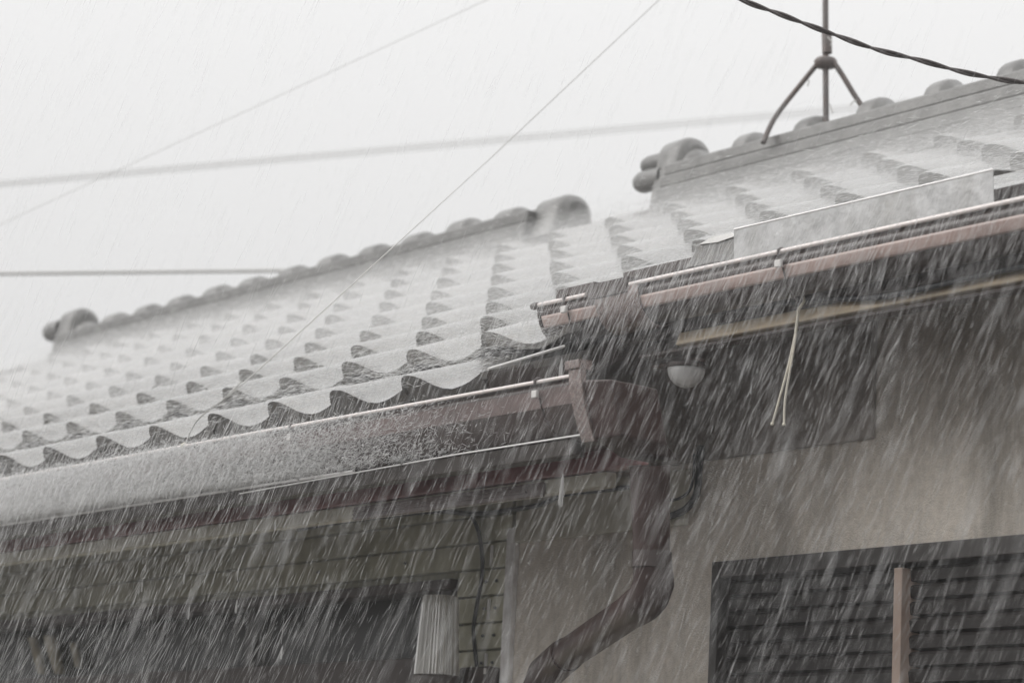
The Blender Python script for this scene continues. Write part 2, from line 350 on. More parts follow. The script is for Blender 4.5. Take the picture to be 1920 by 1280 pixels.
# ---- walls: siding on the left, stucco on the right
zlin = 2.332; XWR = at(847, 1090, Y=YW)[0]; XC = at(955, 1060, Y=YW)[0]; XWIN = at(1362, 1100, Y=YW)[0]; zwin = at(1640, 1032, Y=YW)[2]
wl = hpart(MB().box((XG+.3, YW+.03, 0), (XC, YW+.18, 2.02)).box((XWR+.02, YW+.03, 2.02), (XC, YW+.18, 2.86)).box((XG+.3, YW+.03, zlin), (XWR+.02, YW+.18, 2.86)), 'siding_wall', M['olive'])
ph = .067; z = at(955, 1011, Y=YW)[2]; zs = [z+ph*k for k in range(-7, 6)]
for k, z in enumerate(zs):
    xa = XG+.3 if z > zlin-.005 else XWR+.025
    zt = z+ph-.003
    if z <= zlin-.005 and zt > zlin: xa = XWR+.025
    mb = MB(); mb.prism([(YW, z+.002), (YW+.004, zt), (YW+.029, zt), (YW+.029, z+.002)], xa, XC-.001)
    pl = mb.build('siding_plank', M['olive'], wl, .002)
    nb = MB()
    for dx in ((-.055, -.012) if k < 6 else (-.4, -.8, -1.2)): nb.lathe([(0, .006), (.0035, .005), (.004, 0)], (XC+dx-.03, YW-.003, z+.034), 8, (0, -1, 0))
    if z < 2.4: nb.build('nail', M['cable'], pl)
    if k % 2 == 0 and k < 7: MB().box((XC-.075, YW-.004, z+.006), (XC-.068, YW+.001, z+.058)).build('rib', M['trim'], pl)  # embossed dash, its highlight painted as white
wr = hpart(MB().box((XC+.035, YW, 0), (XWIN, YW+.18, 2.95)).box((XWIN, YW, zwin), (XE, YW+.18, 2.95)).box((XWIN, YW, 0), (XE, YW+.18, 1.25)), 'stucco_wall', M['stucco'])
hpart(MB().box((XC, YW-.014, 0), (XC+.034, YW+.15, 2.45)), 'corner_trim', M['trim'], None, .003)
zf0, zf1 = 2.411, 2.540
hpart(MB().box((XC+.0345, YW-.016, zf0), (at(1292, 985, Y=YW)[0], YW-.001, zf1)), 'frieze_board', M['frieze'], None, .003)
xp1 = at(1643, 780, Y=YW)[0]
hpart(MB().box((-5.0, YW-.012, 2.553), (xp1, YW-.001, 2.90)), 'wall_panel', M['panel'], None, .003)  # board whose colour paints in the eave shadow on the wall
hpart(MB().box((XG+.3, YW+.18, 0), (XE, YW+.2, 2.8)).box((XG+.3, YW+2.2, 0), (XE, YW+2.3, 2.6)).box((XG+.28, YW+.2, 0), (XG+.3, YW+2.2, 2.6)).box((XE, YW+.2, 0), (XE+.02, YW+2.2, 2.6)), 'inner_wall', M['dark'])

# ---- left window (transom) with lintel, sill rail, pane and pale curtains behind the glass
w = hpart(MB().box((-8.6, YW-.02, zlin-.022), (XWR+.02, YW+.06, zlin+.006)), 'window', M['brownboard'], None, .003)
MB().box((XWR-.03, YW-.012, 2.02), (XWR+.018, YW+.06, zlin-.0225)).build('frame', M['frame'], w, .002)
zr = at(700, 1238, Y=YW)[2]
MB().box((-8.6, YW-.02, zr-.12), (XWR-.031, YW+.06, zr)).build('sill', M['brownboard'], w, .003)
MB().box((-8.6, YW+.05, zr+.001), (XWR-.031, YW+.056, zlin-.0225)).build('pane', M['pane'], w)
MB().box((-6.25, YW+.02, zr+.001), (-6.21, YW+.048, zlin-.0225)).build('mullion', M['frame'], w)
for (xa, ya, xb, yb, ww) in ((62, 1195, 80, 1262, .030), (92, 1192, 112, 1262, .042), (140, 1205, 150, 1250, .012)):
    a = at(xa, ya, Y=YW+.03); b_ = at(xb, yb, Y=YW+.03); mb = MB(); vs = []; fs = []
    for i in range(7):
        k = i/6; c = a+(b_-a)*k; hw = ww*(.55+.45*math.sin(math.pi*(.25+.6*k)))
        vs += [(c[0]-hw, YW+.03, c[2]), (c[0], YW+.012, c[2]), (c[0]+hw, YW+.03, c[2]), (c[0], YW+.044, c[2])]
    for i in range(6):
        for j in range(4): fs.append((i*4+j, i*4+(j+1) % 4, i*4+4+(j+1) % 4, i*4+4+j))
    mb.add(vs, fs, True).build('curtain_fold', M['curtain'], w)

# ---- right shutter window
w = hpart(MB().box((XWIN-.018, YW-.03, 1.25), (XWIN+.006, YW+.08, zwin+.002)).box((XWIN+.0061, YW-.03, zwin-.035), (XE, YW+.08, zwin+.002)), 'shutter_window', M['frame'], None, .002)
xpo = at(1692, 1160, Y=YW-.01)[0]
MB().box((xpo-.010, YW-.028, 1.25), (xpo+.013, YW+.03, at(1692, 1067, Y=YW)[2])).build('post', M['post'], w, .002)
sp = .0345; z = zwin-.038
me = {}
for nm, (xa, xb) in dict(l=(XWIN+.007, xpo-.0105), r=(xpo+.0135, XE)).items():
    mb = MB().prism([(YW-.001, .003), (YW-.004, sp-.010), (YW+.004, sp-.004), (YW+.03, sp-.004), (YW+.03, .001)], 0, xb-xa)
    me[nm] = mb.mesh('slat'); me[nm].materials.append(M['shutter'])
    for k in range(1, 31):
        inst('slat', me[nm], w, (xa, .004 if nm == 'l' else 0, z-k*sp))
MB().box((XWIN, YW+.034, 1.25), (XE, YW+.06, zwin-.034)).build('backing', M['dark'], w)

# ---- fascias
YFL = 3.28
zs_ = [at(700, y, Y=YFL)[2] for y in (880, 941, 966)]
fl = hpart(MB().box((XG+.05, YFL, zs_[1]+.002), (-3.80, YFL+.03, zs_[0]+.03)), 'fascia', M['maroon'], None, .003)
MB().box((XG+.05, YFL+.006, zs_[2]), (-3.90, YFL+.034, zs_[1])).build('fascia_trim', M['frieze'], fl, .003)
xa = at(665, 960, Y=YFL)[0]; xb = at(1020, 905, Y=YFL)[0]
MB().box((xa, YFL-.004, zs_[2]-.006), (xb, YFL+.005, zs_[1]-.006)).build('fascia_strip', M['fadedlow'], fl, .002)
for k in range(3): MB().box((xa+.003, YFL-.008, zs_[2]-.004+.009*k), (xb-.05*k, YFL-.0045, zs_[2]-.001+.009*k)).build('strip_rib', M['fadedlow'], fl)
YFR = 3.56
fr = hpart(MB().box((-4.20, YFR, 2.742), (XE, YFR+.028, 2.90)), 'fascia', M['brownboard'], None, .003)
xa = at(1275, 645, Y=YFR)[0]
MB().prism([(YFR-.012, 2.713), (YFR-.002, 2.741), (YFR+.02, 2.741), (YFR+.02, 2.706)], xa, XE).build('fascia_strip', M['tan'], fr, .004)
MB().box((xa-.12, YFR-.008, 2.700), (XE, YFR+.03, 2.7055)).build('fascia_lip', M['brownboard'], fr)
# rafters under the open eaves
for k in range(14):
    x = -9.3+k*.455
    if x < -4.3: a = (YFL+.035, 2.42)
    else: a = (YFR+.035, 2.79)
    zz = a[1]+(YW-a[0])*math.tan(AL)*.98
    MB().prism([(a[0], a[1]), (YW-.03, zz), (YW-.03, zz-.06), (a[0], a[1]-.045)], x, x+.045).build('rafter', M['dark'], roof)

# ------------------------------------------------------------------ lower gutter
def gutter(name, label, prof_out, th, x0, x1, m):
    t = empty(name); tag(t, label, 'gutter', 'brown rain gutters along the eaves')
    inner = [(y+nx*th, z+nz*th) for (y, z, nx, nz) in prof_out]; outer = [(y, z) for (y, z, _, _) in prof_out]
    MB().prism(outer+inner[::-1], x0, x1, True).build('trough', m, t)
    return t
YG1, ZG1 = 3.10, 2.548
YG2, ZG2 = 3.143, 2.436
prof = [(YG1, ZG1, 1, 0), (YG1+.002, ZG1-.02, 1, 0), (YG1+.010, ZG1-.055, 1, .2), (YG1+.024, ZG1-.09, .95, .3), (YG2, ZG2, .7, .7), (YG2+.05, ZG2-.006, 0, 1), (YG2+.11, ZG2+.0, -.3, 1), (YG2+.125, ZG2+.03, -1, 0), (YG2+.125, ZG1-.01, -1, 0)]
XGL, XGR = -9.9, -3.792
gl = gutter('rain_gutter', 'long lower brown gutter at left under the eave tiles, overflowing with spray', prof, .003, XGL, XGR, M['gutter'])
MB().prism([(YG1+.0005, ZG1-.016), (YG1+.0075, ZG1-.050), (YG1+.0095, ZG1-.050), (YG1+.0025, ZG1-.016)], XGL, XGR-.001).build('faded_band', M['fadedlow'], gl)  # strip coloured as the sky sheen below the bead
MB().tube([(XGL, YG1-.004, ZG1+.001), (-5.03, YG1-.004, ZG1+.001)], .0038, 10).build('bead', M['lip'], gl)  # bead of the brown gutter, sky highlight put into its colour
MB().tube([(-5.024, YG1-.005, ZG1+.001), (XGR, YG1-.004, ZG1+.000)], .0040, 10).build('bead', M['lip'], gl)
MB().tube([(XGL, YG2-.012, ZG2+.001), (-4.55, YG2-.012, ZG2+.001)], .0036, 10).build('lower_bead', M['wetlip'], gl)  # white paints the glint of the water film on the lip
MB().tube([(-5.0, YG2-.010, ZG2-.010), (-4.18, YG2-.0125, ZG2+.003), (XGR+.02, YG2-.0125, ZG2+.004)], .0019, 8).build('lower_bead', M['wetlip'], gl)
MB().prism([(YG2-.010, ZG2-.001), (YG2+.03, ZG2-.006), (YG2+.03, ZG2-.03), (YG2+.0, ZG2-.028)], XGL, XGR-.04).build('drip_edge', M['dark'], gl)
def bracket(x, y, z, parent, s=1):
    mb = MB().tube([(x, y+.012, z+.004), (x, y-.003, z+.008), (x, y-.0105, z+.003), (x, y-.010, z-.006)], .0028, 6)
    b_ = mb.build('bracket', M['gutter'], parent)
    MB().box((x-.008*s, y-.012, z-.032), (x+.008*s, y-.004, z-.017)).build('bracket_tag', M['bracket'], b_, .002)
    MB().tube([(x+.002, y+.002, z-.03), (x+.006, y+.012, z-.07), (x+.02, y+.03, z-.10)], .0017, 6).build('bracket_strap', M['gutter'], b_)
for px, py in ((1010, 722), (550, 800)): bracket(at(px, py, Y=YG1)[0], YG1, ZG1, gl)
# rain-beaded end band of the lower gutter
a = at(1095, 692, Y=YG1); b_ = at(1132, 820, Y=YG2)
w_ = .036; x0 = XGR
prf = [(YG1-.010, ZG1+.010), (YG1-.007, ZG1-.02), (YG1+.002, ZG1-.055), (YG1+.016, ZG1-.09), (YG2-.011, ZG2-.012)]
MB().prism(prf+[(y+.012, z+.003) for y, z in prf][::-1], x0, x0+w_).build('end_band', M['wetbrown'], gl, .002)
MB().prism([(YG1-.014, ZG1+.028), (YG1-.013, ZG1+.011), (YG1+.02, ZG1+.011), (YG1+.02, ZG1+.030)], x0-.008, x0+w_*.92).build('end_cap', M['wetbrown'], gl, .002)

# ------------------------------------------------------------------ upper gutter (half round)
YU, ZU = 3.45, 2.825
RU = .058
def halfround(y0, z0, r, grow=0, n=12, dep=1.25):
    pts = []
    for k in range(n+1):
        w = math.pi+math.pi*k/n
        y = y0+r+(r+grow)*math.cos(w); z_ = z0+(r*dep+grow)*math.sin(w)
        pts.append((y, z_, -math.cos(w), -math.sin(w)))
    return pts
xU0 = at(1012, 590, Y=YU)[0]; 
gu = gutter('rain_gutter', 'upper half-round brown gutter at right with open end cap and joint collar', halfround(YU, ZU, RU), .003, xU0, XE, M['gutter'])
xj0, xj1 = at(1112, 560, Y=YU)[0], at(1182, 536, Y=YU)[0]
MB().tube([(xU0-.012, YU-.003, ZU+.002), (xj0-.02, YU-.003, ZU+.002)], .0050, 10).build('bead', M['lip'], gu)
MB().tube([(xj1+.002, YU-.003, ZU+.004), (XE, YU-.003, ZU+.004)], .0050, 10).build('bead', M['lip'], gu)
hr = halfround(YU, ZU, RU, .007)
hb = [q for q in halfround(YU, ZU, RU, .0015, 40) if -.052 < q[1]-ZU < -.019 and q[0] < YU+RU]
MB().prism([(y, z) for y, z, _, _ in hb]+[(y+a*.004, z+b2*.004) for y, z, a, b2 in hb][::-1], xU0+.004, XE, True).build('faded_band', M['faded'], gu)  # band paints the bright reflection on the curved gutter front
MB().prism([(y, z) for y, z, _, _ in hr]+[(y+a*.0035, z+b2*.0035) for y, z, a, b2 in hr][::-1], xj0+.012, xj1+.03, True).build('joint_collar', M['wetbrown'], gu)
MB().prism([(YU-.009, ZU-.012), (YU-.010, ZU+.020), (YU+.02, ZU+.023), (YU+.02, ZU+.018), (YU-.005, ZU+.014), (YU-.005, ZU-.012)], xj0-.005, xj1-.002).build('joint_clip', M['gutter'], gu)
MB().prism([(YU+.004, ZU+.004), (YU+.004, ZU+.030), (YU+.03, ZU+.032), (YU+.03, ZU+.004)], xj0-.13, xj0-.006).build('joint_tab', M['gutter'], gu, .002)
cap = [(y, z) for y, z, _, _ in halfround(YU, ZU, RU, .004)]
MB().prism(cap, xU0-.006, xU0).build('end_cap', M['gutter'], gu, .001)
MB().lathe([(0, -.012), (.007, -.010), (.009, 0), (.007, .010), (0, .012)], (xU0-.012, YU-.004, ZU+.001), 10, (1, 0, 0)).build('end_knob', M['gutter'], gu)
for px, py in ((1063, 575), (1466, 470)): bracket(at(px, py, Y=YU)[0], YU, ZU+.003, gu, 1.1)

# ------------------------------------------------------------------ downpipe with collector box
dp = empty('downpipe'); tag(dp, 'brown downpipe with collector box and elbow bending left across the stucco', 'downpipe')
xc = XGR+w_+.001
pc = at(1216, 900, Y=3.26)
mb = MB(); T = [(xc, 3.095, ZG1-.012), (xc+.075, 3.10, ZG1-.018), (xc+.075, 3.22, ZG1-.018), (xc, 3.22, ZG1-.012)]
zc = at(1216, 860, Y=3.26)[2]
Bm = [(xc, 3.13, ZG2-.008), (xc+.075, 3.135, ZG2-.008), (xc+.075, 3.25, ZG2-.008), (xc, 3.25, ZG2-.005)]
r = .040; Bt = [(pc[0]-r, 3.26-r, zc), (pc[0]+r, 3.26-r, zc), (pc[0]+r, 3.26+r, zc), (pc[0]-r, 3.26+r, zc)]
mb.add(T+Bm+Bt, [(3, 2, 1, 0)]+[(i, (i+1) % 4, 4+(i+1) % 4, 4+i) for i in range(4)]+[(4+i, 4+(i+1) % 4, 8+(i+1) % 4, 8+i) for i in range(4)]+[(8, 9, 10, 11)])
mb.build('collector_box', M['pipe'], dp, .004)
p0 = at(1218, 872, Y=3.26); p1 = at(1222, 1045, Y=3.29); p2 = at(1226, 1092, Y=3.30); p3 = at(1208, 1128, Y=3.33); p4 = at(1055, 1232, Y=3.62); p5 = at(1022, 1262, Y=3.68); p6 = at(1008, 1300, Y=3.70); p7 = p6+np.array([0, 0, -1.9])
MB().tube([p0, p0*.5+p1*.5, p1], [.040, .037, .0355], 20).build('pipe', M['pipe'], dp)
MB().tube([p1+np.array([0, 0, .012]), p1+np.array([0, 0, -.02])], [.0385, .0385], 20).build('coupling', M['gutter'], dp)
el = [p1, p1*.4+p2*.6, p2, p2*.45+p3*.55+np.array([.002, 0, -.004]), p3, p3*.9+p4*.1]
MB().tube(el, [.037, .0385, .0395, .0395, .0385, .0375], 20).build('elbow', M['pipe'], dp)
MB().tube([p3, p4], .0345, 20).build('pipe', M['pipe'], dp)
MB().tube([p4*.93+p3*.07, p4, p5, p6, p6+np.array([0, 0, -.06])], [.0375, .039, .0395, .039, .0385], 20).build('elbow', M['pipe'], dp)
MB().tube([p6, p7], .0345, 20).build('pipe', M['pipe'], dp)

# ------------------------------------------------------------------ wall lamp, junction box and cables on the wall
lamp = empty('wall_lamp'); tag(lamp, 'outdoor wall lamp with tapered ribbed glass shade on the siding', 'lamp')
YL = YW-.11; a = at(825, 1117, Y=YL); b_ = at(820, 1268, Y=YL); hL = a[2]-b_[2]
mb = MB(); seg = 84; vs = []; cx = (a[0]+b_[0])/2
for (rr_, h) in ((.040, hL), (.0425, hL*.985), (.0445, hL*.9), (.053, hL*.12), (.054, 0)):
    for k in range(seg):
        q = rr_*(1+(.028 if k % 2 else -.028)*(1+.6*math.sin(k*1.7))); vs.append((cx+q*math.cos(2*math.pi*k/seg), YL+q*math.sin(2*math.pi*k/seg), b_[2]+h))
mb.add(vs, [(i*seg+k, i*seg+(k+1) % seg, (i+1)*seg+(k+1) % seg, (i+1)*seg+k) for i in range(4) for k in range(seg)]+[tuple(range(seg))], False)
M['ribbed'] = mat('ribbed_glass', (.60, .58, .53), .12, .6, .8, .1, 20); M['ribbed'].node_tree.nodes['Principled BSDF'].inputs['Transmission Weight'].default_value = .35
mb.build('shade', M['ribbed'], lamp)
MB().lathe([(0, .02), (.016, .02), (.020, .05), (.027, .09), (.028, .11), (.020, .14), (0, .15)], (cx, YL, b_[2]), 20).build('bulb', M['bulb'], lamp)
MB().lathe([(0, .006), (.058, .006), (.060, 0), (.060, -.018), (.048, -.04), (0, -.042)], (cx, YL, b_[2]-.003), 28).build('base', M['box'], lamp)
MB().box((cx-.02, YL+.02, b_[2]-.04), (cx+.02, YW-.001, b_[2]-.012)).build('arm', M['box'], lamp, .004)
jb = at(903, 1250, Y=YW-.02)
o = MB().box((jb[0]-.062, YW-.045, jb[2]-.12), (jb[0]+.060, YW-.005, jb[2])).build('junction_box', M['box'], None, .008)
tag(o, 'small dark brown junction box on the siding beside the ribbed lamp', 'box')
MB().box((jb[0]+.044, YW-.047, jb[2]-.02), (jb[0]+.052, YW-.0455, jb[2]-.006)).build('screw', M['bracket'], o)
def wallpts(lst, off): return [at(px, py, Y=YW-off) for px, py in lst]
def smooth(pts, n=6):
    pts = [np.array(p) for p in pts]; P = [pts[0]]+pts+[pts[-1]]; o = []
    for i in range(1, len(P)-2):
        a, b2, c, d = P[i-1:i+3]
        for k in range(n):
            t = k/n; o.append(.5*((2*b2)+(-a+c)*t+(2*a-5*b2+4*c-d)*t*t+(-a+3*b2-3*c+d)*t**3))
    return o+[pts[-1]]
ca = wallpts([(1178, 913), (1120, 919), (1060, 926), (1015, 945), (960, 955), (890, 963), (820, 958), (720, 968), (640, 978), (560, 992)], .02)
o = MB().tube(smooth(ca), .0062, 8).build('wall_cable', M['cable']); tag(o, 'black cable sagging along the wall top under the lower gutter', 'cable')
ca = wallpts([(884, 966), (897, 995), (904, 1040), (903, 1085), (893, 1140), (888, 1180), (891, 1220), (894, 1250)], .012)
o = MB().tube(smooth(ca), .0052, 8).build('lamp_cable', M['cable']); tag(o, 'dark cable running down the siding into the junction box', 'cable')
ca = [at(px, py, Y=YW-.03) for px, py in ((1313, 835), (1311, 880), (1306, 925), (1290, 950), (1270, 962), (1246, 970))]
o = MB().tube(smooth(ca), .0085, 8).build('cable_loop', M['cable']); tag(o, 'thick black cable looping out behind the downpipe', 'cable')
ca = [at(px, py, Y=YW-.055) for px, py in ((1302, 850), (1300, 895), (1292, 920), (1275, 933), (1258, 937), (1244, 936))]
o = MB().tube(smooth(ca), .0035, 8).build('cable_loop', M['cable']); tag(o, 'thin black cable looping just above a thicker one behind downpipe', 'cable')
a = at(1250, 915, Y=YW-.02)
o = MB().box((a[0]-.008, YW-.03, a[2]-.07), (a[0]+.012, YW-.017, a[2])).build('cable_clip', M['frieze'], None, .002); tag(o, 'pale cable clip plate on the wall beside the downpipe', 'clip')
# eave cable lying along the tan strip of the right fascia
ca = [at(px, py, Y=YFR-.022) for px, py in ((1300, 590), (1400, 580), (1480, 569), (1560, 562), (1640, 558), (1700, 548), (1780, 530), (1850, 514), (1920, 499), (2000, 482))]
o = MB().tube(smooth(ca), .0058, 8).build('eave_cable', M['cable']); tag(o, 'wavy black cable lying along the tan strip under the upper gutter', 'cable')

# ------------------------------------------------------------------ bowl lamp under the eave
bl = empty('bowl_lamp'); tag(bl, 'small round glass bowl lamp hanging under the upper eave', 'lamp')
c = at(1287, 692, Y=3.62); rB = .040
bowl = [(rB*math.cos(R_(q)), -rB*1.0*math.sin(R_(q))) for q in range(0, 91, 10)]
MB().lathe([(r_*.93, h*.93) for r_, h in bowl][::-1]+bowl, c, 28).build('glass_bowl', water('bowl_glass', .5, 1.0, .15), bl)
MB().lathe([(0, .012), (rB*1.02, .012), (rB*1.04, .004), (rB*.9, .002)], c, 28).build('rim', M['steel'], bl)
MB().lathe([(0, -.034), (.012, -.031), (.020, -.022), (.024, -.010), (.033, -.006), (.033, -.001), (0, 0)], c+np.array([.001, -.004, -.001]), 20).build('reflector', M['bulb'], bl)
MB().box((c[0]-.10, c[1]-.012, c[2]+.0125), (c[0]+.045, c[1]+.012, c[2]+.019)).build('mount_bar', M['wetbrown'], bl, .002)
MB().tube([(c[0], c[1], c[2]+.018), (c[0], c[1], c[2]+.15)], .005, 8).build('stem', M['steel'], bl)

# ------------------------------------------------------------------ hanging cord
hc = empty('hanging_cord'); tag(hc, 'cream cord knotted at the eave with two loose ends hanging down', 'cord')
YC = YFR-.03
k1 = [at(px, py, Y=YC) for px, py in ((1500, 536), (1503, 548), (1508, 562), (1503, 572), (1497, 582), (1495, 600), (1492, 622))]
MB().tube(smooth(k1, 4), .0030, 7).build('knot', M['cord'], hc)
for lst in (((1492, 622), (1486, 650), (1477, 690), (1462, 745), (1448, 795)), ((1493, 622), (1488, 655), (1480, 700), (1472, 750), (1470, 796))):
    pp = smooth([at(px, py, Y=YC) for px, py in lst], 5)
    MB().tube(pp, .0024, 7).build('strand', M['cord'], hc)
    MB().lathe([(0, -.003), (.0035, -.002), (.0035, .003), (0, .004)], pp[-1], 8).build('strand_end', M['cord'], hc)

# ------------------------------------------------------------------ bent sheet standing over the upper gutter
YSH = 3.475
q0 = at(1376, 441, Y=YSH); q1 = at(1862, 307, Y=YSH); zt = (q0[2]+q1[2])/2
prf = [(YSH+.004, zt-.075), (YSH+.001, zt-.03), (YSH, zt-.002), (YSH+.005, zt+.002), (YSH+.06, zt+.012)]
prf2 = [(y+.0018, z-.002) for y, z in prf][::-1]
o = MB().prism(prf+prf2, q0[0], q1[0], False, True, 6).build('metal_sheet', M['sheet']); tag(o, 'long bent grey metal sheet lying on the tiles above the upper gutter', 'metal sheet')
MB().tube([(q0[0], YSH+.001, zt+.001), (q1[0], YSH+.001, zt+.001)], .0022, 8).build('hem', M['wetlip'], o)  # bright tube paints the lit top edge of the sheet
ed = [at(px, py, Y=YSH+.012) for px, py in ((1284, 502), (1300, 480), (1313, 457), (1345, 453), (1377, 443), (1380, 486), (1345, 490))]
ed2 = [p+np.array([-.002, .004, 0]) for p in ed]; m_ = len(ed)
MB().add(ed+ed2, [tuple(range(m_))[::-1], tuple(range(m_, 2*m_))]+[(i, (i+1) % m_, m_+(i+1) % m_, m_+i) for i in range(m_)]).build('torn_end', M['tile'], o)  # dark plate painted in for the shaded inside of the open end
ed = [at(px, py, Y=YSH+.008) for px, py in ((1311, 458), (1335, 444), (1370, 436), (1377, 443), (1345, 454))]
ed2 = [p+np.array([0, .05, .003]) for p in ed]; m_ = len(ed)
MB().add(ed+ed2, [tuple(range(m_))[::-1], tuple(range(m_, 2*m_))]+[(i, (i+1) % m_, m_+(i+1) % m_, m_+i) for i in range(m_)]).build('top_flap', M['flash'], o)

# ------------------------------------------------------------------ antenna mast on the ridge
an = empty('antenna_mast'); tag(an, 'steel antenna mast on a three-legged stand straddling the ridge', 'mast')
mt = at(1547, -300, Y=YRIDGE); mb_ = at(1549, 262, Y=YRIDGE); xm = (mt[0]+mb_[0])/2
def ma(px, py, dy=0): return at(px, py, Y=YRIDGE+dy)
MB().tube([ma(1549, 264), ma(1548, 118), ma(1547, -300)], .0088, 10).build('pole', M['steel'], an)
MB().tube([ma(1550, 62), ma(1551, 100)], .0145, 10).build('clamp', M['steel'], an)
MB().lathe([(.010, -.016), (.030, -.012), (.034, .004), (.028, .012), (.010, .014)], ma(1548, 118), 14).build('collar', M['steel'], an)
for lst, dy in ((((1536, 116), (1500, 160), (1464, 205), (1445, 235), (1431, 268)), -.13), (((1560, 112), (1580, 142), (1600, 175), (1620, 205)), .06)):
    pp = [ma(px, py, dy*i/(len(lst)-1)) for i, (px, py) in enumerate(lst)]
    MB().tube(smooth(pp, 3), .0078, 8).build('leg', M['steel'], an)
for lst in (((1512, 146), (1517, 152), (1514, 162)), ((1556, 195), (1559, 205), (1561, 212)), ((1606, 188), (1598, 192), (1594, 198)), ((1552, 70), (1560, 78), (1557, 86))):
    MB().tube([ma(px, py, -.02) for px, py in lst], .0018, 5).build('loose_wire', M['wire'], an)

# ------------------------------------------------------------------ guy wires and overhead cables
def line(name, pts, r, m, label, cat, group=None):
    o = MB().tube(pts, r, 6).build(name, m); return tag(o, label, cat, group)
gp = at(345, 836, Y=YG1-.004); mt_ = ma(1547, -292)
kink = [mt_, mt_*.42+gp*.58, at(470, 706, D=4.85), at(455, 712, D=4.80), at(432, 737, D=4.76), at(380, 778, D=4.70), at(362, 800, Y=YG1-.01), gp]
P = [mt_+(kink[1]-mt_)*k/12 for k in range(12)]+smooth(kink[1:], 5)
line('guy_wire', P, .0012, M['wire'], 'pale guy wire crossing the roof down to the lower gutter', 'wire', 'guy wires of the antenna mast')
tag(MB().lathe([(0, -.008), (.007, -.003), (.008, .004), (0, .010)], gp, 8).build('tie', M['cord'], bpy.data.objects['guy_wire']))
ga = at(0, 421, D=9.5); dirv = ga-mt_
line('guy_wire', [mt_+dirv*k/20 for k in range(25)], .0009, M['wire'], 'faint guy wire from the mast slanting to the upper left sky', 'wire', 'guy wires of the antenna mast')
DW = 12.5
for i, (ya, yb, r_) in enumerate(((341, 208, .0022), (346, 214, .0026), (350, 221, .0018))):
    A = at(-700, ya+62, D=DW); B_ = at(2300, yb-72, D=DW+3); A, B_ = A+(A-B_)*.9, B_+(B_-A)*.35
    pts = [A*(1-k/24)+B_*(k/24)-np.array([0, 0, .0*k]) for k in range(25)]
    line('overhead_wire', pts, r_, M['wire'], ('topmost', 'middle', 'lowest')[i]+' of three close overhead wires crossing the sky above the left ridge', 'wire', 'distant overhead wires')
A = at(-700, 521, D=DW); B_ = at(1300, 499, D=DW); A, B_ = A+(A-B_)*1.6, B_+(B_-A)*.5
line('overhead_wire', [A+(B_-A)*k/10 for k in range(11)], .0085, M['wire'], 'thicker overhead wire meeting the left ridge low in the sky', 'wire', 'distant overhead wires')
# twisted service cable near the upper right
pc_ = smooth([at(px, py, D=6.0) for px, py in ((1180, -100), (1290, -45), (1385, -2), (1465, 28), (1550, 60), (1640, 92), (1720, 112), (1800, 134), (1870, 148), (1925, 156), (2020, 168), (2200, 190))], 16)
pc_ = [pc_[0]+(pc_[0]-pc_[4])/np.linalg.norm(pc_[0]-pc_[4])*.03*k for k in range(110, 0, -1)]+pc_+[pc_[-1]+(pc_[-1]-pc_[-5])/np.linalg.norm(pc_[-1]-pc_[-5])*.03*k for k in range(1, 110)]
oc = empty('service_cable'); tag(oc, 'dark twisted pair cable crossing in front of the antenna mast', 'cable')
L_ = np.concatenate([[0], np.cumsum([np.linalg.norm(pc_[i+1]-pc_[i]) for i in range(len(pc_)-1)])])
for s_ in (0, math.pi):
    pp = []
    for i, p in enumerate(pc_):
        w = L_[i]/.17*2*math.pi+s_+.5*math.sin(L_[i]*7); pp.append(p+(RT*math.sin(w)*.0+UP*math.sin(w)+FW*math.cos(w))*.0034)
    MB().tube(pp, .0036, 8).build('strand', M['browncable'], oc)

# ------------------------------------------------------------------ rain
def streaks(name, pos, dirs, lens, wid, m):
    """one spindle-shaped drop for each position: two tips and a three-sided waist"""
    n = len(pos); d = dirs/np.linalg.norm(dirs, axis=1)[:, None]
    a = np.cross(d, np.array([.3, .5, .81])); a /= np.linalg.norm(a, axis=1)[:, None]; b2 = np.cross(d, a)
    V = np.empty((n, 5, 3)); V[:, 0] = pos-d*lens[:, None]*.5; V[:, 1] = pos+d*lens[:, None]*.5
    for k in range(3):
        w = 2*math.pi*k/3; V[:, 2+k] = pos+d*lens[:, None]*.12+(a*math.cos(w)+b2*math.sin(w))*(wid*.5)[:, None]
    T = np.array([[0, 3, 2], [0, 4, 3], [0, 2, 4], [1, 2, 3], [1, 3, 4], [1, 4, 2]])
    I = (np.arange(n)[:, None, None]*5+T[None]).reshape(-1, 3)
    me = bpy.data.meshes.new(name); me.vertices.add(n*5); me.vertices.foreach_set('co', V.reshape(-1).astype(np.float32))
    me.loops.add(I.size); me.loops.foreach_set('vertex_index', I.reshape(-1).astype(np.int32))
    me.polygons.add(len(I)); me.polygons.foreach_set('loop_start', np.arange(0, I.size, 3, dtype=np.int32)); me.polygons.foreach_set('loop_total', np.full(len(I), 3, dtype=np.int32))
    me.polygons.foreach_set('use_smooth', np.ones(len(I), dtype=bool)); me.update(); me.validate()
    o = bpy.data.objects.new(name, me); COL.objects.link(o); me.materials.append(m); return o
FALL = np.array([-.28, -.17, -.85])
def rdirs(n, j=.09, base=FALL): return base[None]+rng.normal(0, j, (n, 3))
# thin rain through all the air in front of the house
n = 8000
p = rng.uniform((-8.0, 1.2, 1.4), (-1.2, 3.07, 3.9), (n, 3)); dist = np.linalg.norm(p-CAM, axis=1)
p = p[(dist > 3.2) | ((dist > 2.2) & (rng.uniform(0, 1, n) < .2))]; n = len(p)
o = streaks('rain', p, rdirs(n, .05), rng.uniform(.03, .11, n), rng.uniform(.0005, .0013, n), M['thinrain'])
tag(o, 'thin slanting rain in the air in front of the house', 'rain', kind='stuff')
